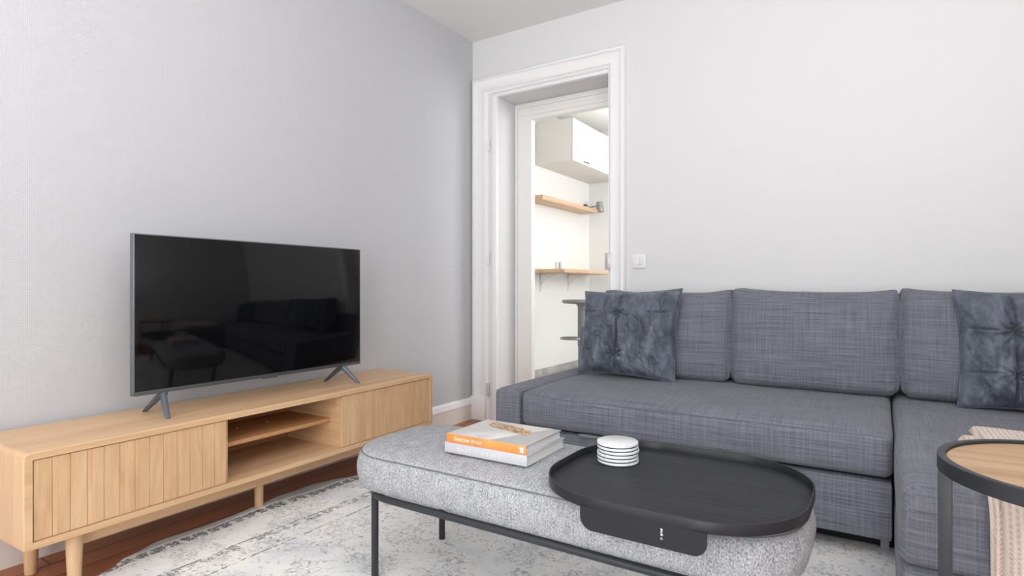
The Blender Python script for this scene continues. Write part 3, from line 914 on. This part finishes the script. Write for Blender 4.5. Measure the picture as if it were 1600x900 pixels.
# ------------------------------------------------------------------ velvet pillows with a cross of gathered seams
def pillow(name, label, c, w, h, T, tilt, rz, seed, corners, hs, vs, gath):
    """corners: z/x offsets of bl, br, tl, tr; hs: heights of the cross seams; vs: x of the upright seam; gath: gather points"""
    r = thing(name, label, 'pillow', c, rz, 'velvet pillows on the sofa')
    n = 150; bm = bmesh.new()
    def surf(u, v, side):
        eu = 1-abs(u)**3.2; ev = 1-abs(v)**3.2
        th = T*.5*max(0, eu*ev)**.52
        x = u*w/2*(1-.055*(1-v*v)); z = v*h/2*(1-.05*(1-u*u))
        a, b = (u+1)/2, (v+1)/2
        for (k, wt) in zip(corners, ((1-a)*(1-b), a*(1-b), (1-a)*b, a*b)):
            x += k[0]*wt**2; z += k[1]*wt**2
        p = Vector((x, 0, z))
        env = min(1, (eu*ev)*2.2)
        if side < 0:
            th -= env*.022*math.exp(-((u-vs)/.018)**2)
            th += env*.010*math.exp(-((u-vs+.055)/.030)**2)
            th += env*.007*math.exp(-((u-vs-.045)/.02)**2)
            for hv in hs: th -= env*.009*math.exp(-((v-hv)/.018)**2)*(.6+.4*math.sin(u*9+seed))
            for hv in hs: th += env*.004*math.exp(-((v-hv-.05)/.03)**2)
            for (gu, gv, amp) in gath:
                du, dv = (u-gu)*w/2, (v-gv)*h/2; d = math.hypot(du, dv)
                an = math.atan2(dv, du)
                th += env*amp*math.sin(an*8+seed)*math.exp(-(d/.055)**2)*min(1, d/.012)
                th -= env*amp*1.2*math.exp(-(d/.018)**2)
            q = Vector((u*2.1+seed, v*2.1, seed))
            th += env*(.016*noise.noise(q)+.016*noise.noise(Vector((u*5.5+v*2.2, v*2.4-u, seed+3)))+.014*noise.noise(Vector((u*9, v*4+u*3, seed+5))))
            th += env*.006*noise.noise(Vector((u*22+v*7, v*11, seed+1)))
        p.y = side*th
        return p
    vg = {}
    for side in (-1, 1):
        for i in range(n+1):
            for j in range(n+1):
                u, v = 2*i/n-1, 2*j/n-1
                if side > 0 and (i in (0, n) or j in (0, n)): vg[side, i, j] = vg[-1, i, j]; continue
                vg[side, i, j] = bm.verts.new(surf(u, v, side))
        for i in range(n):
            for j in range(n):
                q = (vg[side, i, j], vg[side, i+1, j], vg[side, i+1, j+1], vg[side, i, j+1])
                bm.faces.new(q if side < 0 else tuple(reversed(q)))
    R = Matrix.Rotation(-tilt, 4, 'X')
    zmin = min((R @ v.co).z for v in bm.verts)
    rot = R
    bmesh.ops.transform(bm, matrix=Matrix.Translation((0, 0, -zmin)) @ rot, verts=bm.verts)
    link('cover', bm, M['velvet'], r, world=False, angle=70)
    # welted edge
    b2 = bmesh.new(); pts = []
    for k in range(n): pts.append(surf(2*k/n-1, -1, -1))
    for k in range(n): pts.append(surf(1, 2*k/n-1, -1))
    for k in range(n): pts.append(surf(1-2*k/n, 1, -1))
    for k in range(n): pts.append(surf(-1, 1-2*k/n, -1))
    tube(b2, pts, .0028, 6, True)
    bmesh.ops.transform(b2, matrix=Matrix.Translation((0, 0, -zmin)) @ rot, verts=b2.verts)
    link('piping', b2, M['velvet'], r, world=False)
    return r
PL = pillow('velvet_pillow', 'slate grey velvet pillow with crossed seams at the left end of the sofa',
       (1.284, -.405, .4395), 0.515, .435, .19, .20, -.02, 2.0, ((-.006, .0), (.0, -.012), (-.006, .0), (.008, .016)), (.46,), -.10,
       ((-.10, .46, .013), (-.10, -.52, .012), (-.66, -.1, .004), (-.9, .46, .004), (.72, .44, .005)))
PR = pillow('velvet_pillow', 'slate grey velvet pillow with crossed seams propped on the chaise at the right',
       (2.885, -.385, .4395), .515, .445, .18, .17, -.03, 7.3, ((.0, .0), (.0, .0), (-.012, .012), (.0, -.03)), (.32, -.42), -.36,
       ((-.36, .32, .014), (-.36, -.42, .008), (.8, .3, .004)))

# ------------------------------------------------------------------ throw
def throw():
    r = thing('throw_blanket', 'cream knitted throw folded on the chaise and hanging over its front', 'blanket', (2.85, -1.3, .44))
    def strip(name, xl, xr, path, th, seed, mat=M['throw']):
        """xl(s), xr(s): the two long edges; path: (y, z) stations"""
        P = [Vector((0, y, z)) for y, z in path]
        # resample
        L = [0]
        for a, b in zip(P, P[1:]): L.append(L[-1]+(b-a).length)
        def at(s):
            for k in range(len(L)-1):
                if s <= L[k+1]+1e-9:
                    t_ = (s-L[k])/(L[k+1]-L[k]); return P[k].lerp(P[k+1], t_)
            return P[-1].copy()
        ns, nw = 90, 60
        bm = bmesh.new(); top = {}; bot = {}
        for i in range(ns+1):
            s = L[-1]*i/ns
            p = at(s); q0 = at(max(0, s-.012)); q1 = at(min(L[-1], s+.012)); tg = (q1-q0).normalized()
            nrm = Vector((0, -tg.z, tg.y))
            if nrm.z < 0 and abs(tg.y) > .5: nrm.negate()
            nrm = Vector((0, tg.z, -tg.y)) if True else nrm
            for j in range(nw+1):
                w = j/nw
                x = xl(i/ns)+(xr(i/ns)-xl(i/ns))*w
                hang = max(0, min(1, (-1.50-p.y)/.03))
                off = hang*(.007*math.sin(w*23+seed+s*2)+.006*noise.noise(Vector((w*7, s*4, seed))))+.004*noise.noise(Vector((x*9, s*9, seed)))
                edge = min(w, 1-w, i/ns, 1-i/ns)
                tt = th*min(1, (edge/.02))**.5 if edge < .02 else th
                base = p+nrm*(.0+max(off, -.002)+.002)
                top[i, j] = bm.verts.new((x, base.y+nrm.y*tt, base.z+nrm.z*tt))
                bot[i, j] = bm.verts.new((x, base.y, base.z))
        for i in range(ns):
            for j in range(nw):
                bm.faces.new((top[i, j], top[i, j+1], top[i+1, j+1], top[i+1, j]))
                bm.faces.new((bot[i, j], bot[i+1, j], bot[i+1, j+1], bot[i, j+1]))
        for i in range(ns):
            bm.faces.new((top[i, 0], top[i+1, 0], bot[i+1, 0], bot[i, 0]))
            bm.faces.new((top[i, nw], bot[i, nw], bot[i+1, nw], top[i+1, nw]))
        for j in range(nw):
            bm.faces.new((top[0, j], bot[0, j], bot[0, j+1], top[0, j+1]))
            bm.faces.new((top[ns, j], top[ns, j+1], bot[ns, j+1], bot[ns, j]))
        bmesh.ops.remove_doubles(bm, verts=bm.verts, dist=1e-6)
        bmesh.ops.recalc_face_normals(bm, faces=bm.faces)
        o = link(name, bm, mat, r, angle=70)
        me = o.data; uv = me.uv_layers.new(name='UVMap')
        for p in me.polygons:
            for li in p.loop_indices:
                c = me.vertices[me.loops[li].vertex_index].co
                uv.data[li].uv = (c.x, c.y*.9-c.z*.9)
        return o
    roll = [(-1.44, .440), (-1.485, .434), (-1.512, .418), (-1.532, .392), (-1.540, .36)]
    z0 = .440
    strip('lower_fold', lambda s: 2.572+.010*math.sin(s*5)+max(0, s-.35)*.05, lambda s: 3.045,
          [(-1.04, z0), (-1.25, z0)]+roll+[(-1.542, .30), (-1.543, .20), (-1.543, .07)], .019, 1.0)
    up = [(y-.018*(1 if z < .43 else .5), z+.020) for y, z in roll]
    strip('upper_fold', lambda s: 2.603+.010*math.sin(s*6)+max(0, s-.35)*.03, lambda s: 3.055,
          [(-.985, z0+.02), (-1.25, z0+.02)]+up+[(-1.566, .33), (-1.566, .22), (-1.566, .09)], .020, 4.0)
throw()

# ------------------------------------------------------------------ bench
def bench():
    x0, x1, y0, y1 = .935, 2.252, -2.002, -1.545; R = .17
    r = thing('bench', 'long grey boucle bench with rounded ends on thin black metal legs', 'bench', ((x0+x1)/2, (y0+y1)/2, .0))
    def ring(ins, z):
        pts = rrect(x0, x1, y0, y1, R, 12, z)
        cx, cy = (x0+x1)/2, (y0+y1)/2
        hx, hy = (x1-x0)/2, (y1-y0)/2
        out = []
        for p in pts:
            # move towards the medial segment
            mx = max(x0+hy, min(x1-hy, p[0])); d = Vector((mx-p[0], cy-p[1], 0)); L = d.length
            k = min(ins, L*.999)
            d = d/L*k
            out.append((p[0]+d.x, p[1]+d.y, z+.0))
        return out
    prof = [(.022, .2838), (.013, .289), (.007, .304), (.002, .322), (0, .342), (.002, .360), (.006, .375), (.010, .384), (.016, .3875), (.0175, .389), (.0165, .391),
            (.019, .394), (.028, .399), (.044, .405), (.07, .411), (.11, .416), (.16, .4185), (.2, .4195)]
    bm = bmesh.new()
    loft(bm, [ring(i, z) for i, z in prof], True, True)
    bmesh.ops.recalc_face_normals(bm, faces=bm.faces)
    for v in bm.verts:
        v.co += Vector((nz(v.co, 6, 2)*.003, nz(v.co, 6, 4)*.003, nz(v.co, 5, 6)*.002))
    top = [f for f in bm.faces if len(f.verts) > 4 and f.normal.z > .5]
    c = link('cushion', bm, M['bench'], r, uv=True, angle=60)
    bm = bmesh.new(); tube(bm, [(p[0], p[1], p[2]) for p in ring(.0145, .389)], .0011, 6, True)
    link('piping', bm, M['bench_seam_shade'], r, uv=True)
    # metal ring under the cushion
    fx0, fx1, fy0, fy1, fr = 1.028, 2.165, -1.988, -1.592, .125
    bm = bmesh.new(); tube(bm, rrect(fx0, fx1, fy0, fy1, fr, 10, .2745), .0105, 10, True)
    link('frame', bm, M['black_metal'], r)
    d = fr*(1-math.cos(PI/4))
    for x, y in ((fx0+d, fy0+d), (fx0+d, fy1-d), (fx1-d, fy0+d), (fx1-d, fy1-d)):
        bm = bmesh.new(); lathe(bm, [(.0105, 0), (.011, .001), (.011, .268)], (x, y, .0093), 16)
        link('leg', bm, M['black_metal'], r)
bench()

# ------------------------------------------------------------------ tray
def tray():
    x0, x1, y0, y1 = 1.664, 2.254, -2.086, -1.562; R = .205
    cx, cy = 1.955, (y0+y1)/2; zf = .4215
    r = thing('serving_tray', 'black oval tray with raised rim and front flap resting on the bench', 'tray', (cx, cy, zf))
    def rr(ins, z): return rrect(x0+ins, x1-ins, y0+ins, y1-ins, R-ins, 14, z)
    def rings(seq):
        bm = bmesh.new(); A = [rr(0, 0)]
        n = len(A[0]); out = []
        for ins, z in seq:
            s = []
            base = A[0]
            for (px, py, _), (qx, qy, _) in zip(base, nrm):
                s.append((px-qx*ins, py-qy*ins, z))
            out.append(s)
        loft(bm, out, False, False); bmesh.ops.recalc_face_normals(bm, faces=bm.faces)
        return bm
    base = rr(0, 0); nrm = []
    for i, p in enumerate(base):
        a, b = base[i-1], base[(i+1) % len(base)]
        t_ = Vector((b[0]-a[0], b[1]-a[1], 0)).normalized(); nrm.append((t_.y, -t_.x, 0))
    # rim: a thin band, closed all round
    seq = [(.0035, zf-.001), (0, zf+.0005), (0, zf+.0225), (.0006, zf+.0235), (.0028, zf+.0235), (.0035, zf+.0225), (.0035, zf-.001)]
    bm = rings(seq); bmesh.ops.remove_doubles(bm, verts=bm.verts, dist=1e-7)
    # flap on the front: a plate with two rounded lower corners hanging from the rim
    fa, fb, zb, rc = 1.826, 2.096, zf-.046, .028
    pts = [(fa, zf+.004)]
    for k in range(9): a = PI+PI/2*k/8; pts.append((fa+rc+rc*math.cos(a), zb+rc+rc*math.sin(a)))
    for k in range(9): a = -PI/2+PI/2*k/8; pts.append((fb-rc+rc*math.cos(a), zb+rc+rc*math.sin(a)))
    pts.append((fb, zf+.004))
    b2 = bmesh.new()
    loft(b2, [[(x, y0-.0004, z) for x, z in pts], [(x, y0+.003, z) for x, z in pts]])
    bmesh.ops.recalc_face_normals(b2, faces=b2.faces)
    rim = link('rim', bm, M['tray_metal'], r)
    link('flap', b2, M['tray_metal'], r, angle=30)
    bm = bmesh.new()
    inn = [(p[0]-q[0]*.0034, p[1]-q[1]*.0034) for p, q in zip(base, nrm)]
    loft(bm, [[(x, y, zf-.001) for x, y in inn], [(x, y, zf+.003) for x, y in inn]]); bmesh.ops.recalc_face_normals(bm, faces=bm.faces)
    link('tray_base', bm, M['tray_floor'], r, angle=30)
    return zf+.003
TZ = tray()

# coasters
def coasters():
    cx, cy = 1.772, -1.738; rad = .0555; h = .0094; foam = .0021
    words = ('lowest', 'second from the bottom', 'third from the bottom', 'third from the top', 'second from the top', 'topmost')
    first = None
    for i in range(6):
        z = TZ+.0004+i*(h+.0001)
        lab = '%s white marble coaster in the stack on the black tray' % words[i]
        if first is None:
            r = thing('coaster', lab, 'coaster', (cx, cy, z), 0, 'marble coasters on the tray'); first = r
            bm = bmesh.new(); lathe(bm, [(rad-.001, foam), (rad, foam+.001), (rad, h-.0012), (rad-.0004, h-.0004), (rad-.0014, h)], (0, 0, 0), 64)
            link('disc', bm, M['marble'], r, world=False)
            bm = bmesh.new(); lathe(bm, [(rad-.0006, 0), (rad-.0004, foam+.0002)], (0, 0, 0), 64)
            link('backing', bm, M['rubber'], r, world=False)['label'] = 'dark backing pad'
        else:
            r = copy_tree(first); r['label'] = lab
            r.location = (cx+random.uniform(-.0012, .0012), cy+random.uniform(-.0012, .0012), z)
            r.rotation_euler.z = random.uniform(0, 6)
coasters()

# ------------------------------------------------------------------ books
def books():
    FRONT = Matrix.Rotation(PI/2, 4, 'X')
    def make(label, c, rz, w, d, h, cov_top, spine_mat, cov, name='book'):
        r = thing(name, label, 'book', c, rz, 'coffee table books on the bench')
        th = .0028
        L = lambda *a, **k: link(*a, **k, world=False)
        # cover: lower board, upper board and rounded spine on the front (y-) side
        bm = bmesh.new()
        box(bm, -w/2, w/2, -d/2+.001, d/2, 0, th, .0008)
        L('back_cover', bm, cov, r)
        bm = bmesh.new(); box(bm, -w/2, w/2, -d/2+.001, d/2, h-th, h, .0008); L('front_cover', bm, cov_top, r)
        bm = bmesh.new(); box(bm, -w/2, w/2, -d/2-.001, -d/2+.002, 0, h, .001); sp = L('spine', bm, spine_mat, r)
        bm = bmesh.new()
        n = 14
        box(bm, -w/2+.004, w/2-.004, -d/2+.002, d/2-.005, th, h-th)
        L('pages', bm, M['paper'], r, smooth=False)
        return r, sp
    h1, h2 = .0295, .0245
    r, sp = make('lower of two books on the bench, with a pale grey spine', (1.441, -1.793, .4205), .012, .278, .224, h1, M['greycover'], M['greycover'], M['greycover'])
    y = -.224/2-.0012
    bm = bmesh.new(); x = -.096
    for word, size, gap in (('MADE', .0150, .004), ('FOR', .0062, .004), ('LIVING', .0150, 0)):
        zb = h1/2-.0055 if size > .01 else h1/2-.002
        for ch in word:
            b, w = text_bm(ch, size, FRONT, (x, y, zb)); merge(bm, b); x += w+.0042*size/.015
        x += gap+.004
    link('title', bm, M['letter_pale'], sp, world=False, smooth=False)
    r, sp = make('upper of two books on the bench, with an orange spine', (1.4425, -1.799, .4205+h1+.0004), .012, .268, .208, h2, M['print'], M['orange'], M['greycover'])
    y = -.208/2-.0012
    bm = bmesh.new(); x = -.108
    for word in ('GARÇON', 'STYLE'):
        for k, ch in enumerate(word):
            size = .0152 if k == 0 else .0118
            b, w = text_bm(ch, size, FRONT, (x, y, h2/2-.0045)); merge(bm, b); x += w+.0009
        x += .005
    link('title', bm, M['letter_white'], sp, world=False, smooth=False)
    # the publisher's mark: a white notched block
    pts = [(-.0045, -.0075), (.0062, -.0075), (.0062, .0065), (.0035, .0078), (-.0015, .0066), (-.0068, .0070), (-.0068, .0030), (-.0022, .0022), (-.0022, -.0035), (-.0045, -.0045)]
    bm = bmesh.new(); ox, oz = .119, h2/2
    loft(bm, [[(ox+a, y-.0003, oz+b) for a, b in pts], [(ox+a, y+.0003, oz+b) for a, b in pts]])
    bmesh.ops.recalc_face_normals(bm, faces=bm.faces)
    link('emblem', bm, M['letter_white'], sp, world=False, smooth=False)
books()

# ------------------------------------------------------------------ side table
def side_table():
    cx, cy, R, zt = 2.692, -1.832, .221, .578
    r = thing('side_table', 'round side table with oak top and black metal rim beside the chaise', 'side table', (cx, cy, 0))
    bm = bmesh.new()
    lathe(bm, [(R-.014, -.028), (R-.001, -.028), (R, -.027), (R, -.001), (R-.001, 0), (R-.013, 0), (R-.014, -.001)], (cx, cy, zt), 96)
    # open the band: remove the two lathe caps
    bmesh.ops.delete(bm, geom=[f for f in bm.faces if len(f.verts) > 8], context='FACES')
    vs = sorted(bm.verts, key=lambda v: v.index)
    n = 96; ids = list(bm.verts)
    for i in range(n):
        j = (i+1) % n; bm.faces.new((ids[i], ids[6*n+i], ids[6*n+j], ids[j]))
    bmesh.ops.recalc_face_normals(bm, faces=bm.faces)
    link('rim', bm, M['black_metal'], r, angle=30)
    bm = bmesh.new(); lathe(bm, [(R-.0145, -.022), (R-.0145, -.007), (R-.016, -.006)], (cx, cy, zt), 96)
    link('tabletop', bm, M['table_wood'], r, angle=30)
    for a in (170, 290, 50):
        b = bmesh.new(); box(b, -.0115, .0115, -.007, .007, .0, zt-.0275, .001)
        bmesh.ops.transform(b, matrix=Matrix.Translation((cx+(R-.0125)*math.cos(math.radians(a)), cy+(R-.0125)*math.sin(math.radians(a)), 0)) @ Matrix.Rotation(math.radians(a), 4, 'Z'), verts=b.verts)
        for f in b.faces: pass
        link('leg', b, M['black_metal'], r)
    bm = bmesh.new(); tube(bm, [(cx+(R-.03)*math.cos(2*PI*k/64), cy+(R-.03)*math.sin(2*PI*k/64), .02) for k in range(64)], .008, 8, True)
    link('base_ring', bm, M['black_metal'], r)
side_table()

# ------------------------------------------------------------------ light: daylight through the windows, added fill bounced off the ceilings
W = bpy.data.worlds.new('sky'); SC.world = W; W.use_nodes = True
nt = W.node_tree; bg = nt.nodes['Background']
bg.inputs['Color'].default_value = (.86, .93, 1, 1); bg.inputs['Strength'].default_value = 1.2
def area(name, loc, rot, sx, sy, e, col):
    l = bpy.data.lights.new(name, 'AREA'); l.shape = 'RECTANGLE'; l.size = sx; l.size_y = sy; l.energy = e; l.color = col
    o = bpy.data.objects.new(name, l); COL.objects.link(o); o.location = loc; o.rotation_euler = rot
    o['kind'] = 'light'
    return o
for i, (a, b) in enumerate(WINS):
    area('daylight', ((a+b)/2, FY-.16, (WZ[0]+WZ[1])/2), (PI/2, 0, 0), b-a, WZ[1]-WZ[0], (25, 52)[i], (1, .985, .97))
area('daylight', (RX+.16, (RW[0]+RW[1])/2, (RW[2]+RW[3])/2), (PI/2, 0, PI/2), RW[1]-RW[0], RW[3]-RW[2], 5, (1, .985, .97))
area('daylight', (KX1+.16, (KW[0]+KW[1])/2, (KW[2]+KW[3])/2), (PI/2, 0, PI/2), KW[1]-KW[0], KW[3]-KW[2], 54, (1, .985, .97))
l = area('bounce_fill', (.9, 2.1, 1.9), (PI, 0, 0), .4, .4, 16, (1, .98, .95)); l.data.shape = 'DISK'  # three added fill lights aimed at the ceilings, no real lamps
l = area('bounce_fill', (2.95, -2.9, 1.05), (PI, 0, 0), .4, .4, 36, (1, .985, .97)); l.data.shape = 'DISK'
l = area('bounce_fill', (1.5, -4.2, 1.05), (PI, 0, 0), .4, .4, 17, (1, .985, .97)); l.data.shape = 'DISK'

# ------------------------------------------------------------------ camera
cam = bpy.data.cameras.new('camera'); co = bpy.data.objects.new('camera', cam); COL.objects.link(co)
cam.sensor_width = 36; cam.lens = 36*908/1600; cam.shift_y = -1/1600; cam.clip_start = .02
co.location = (2.381, -3.233, .9); co.rotation_euler = (PI/2, 0, math.radians(32.5))
SC.camera = co
vs = SC.view_settings
vs.view_transform = 'Standard'; vs.look = 'None'; vs.gamma = 1; vs.exposure = .07; vs.use_curve_mapping = False
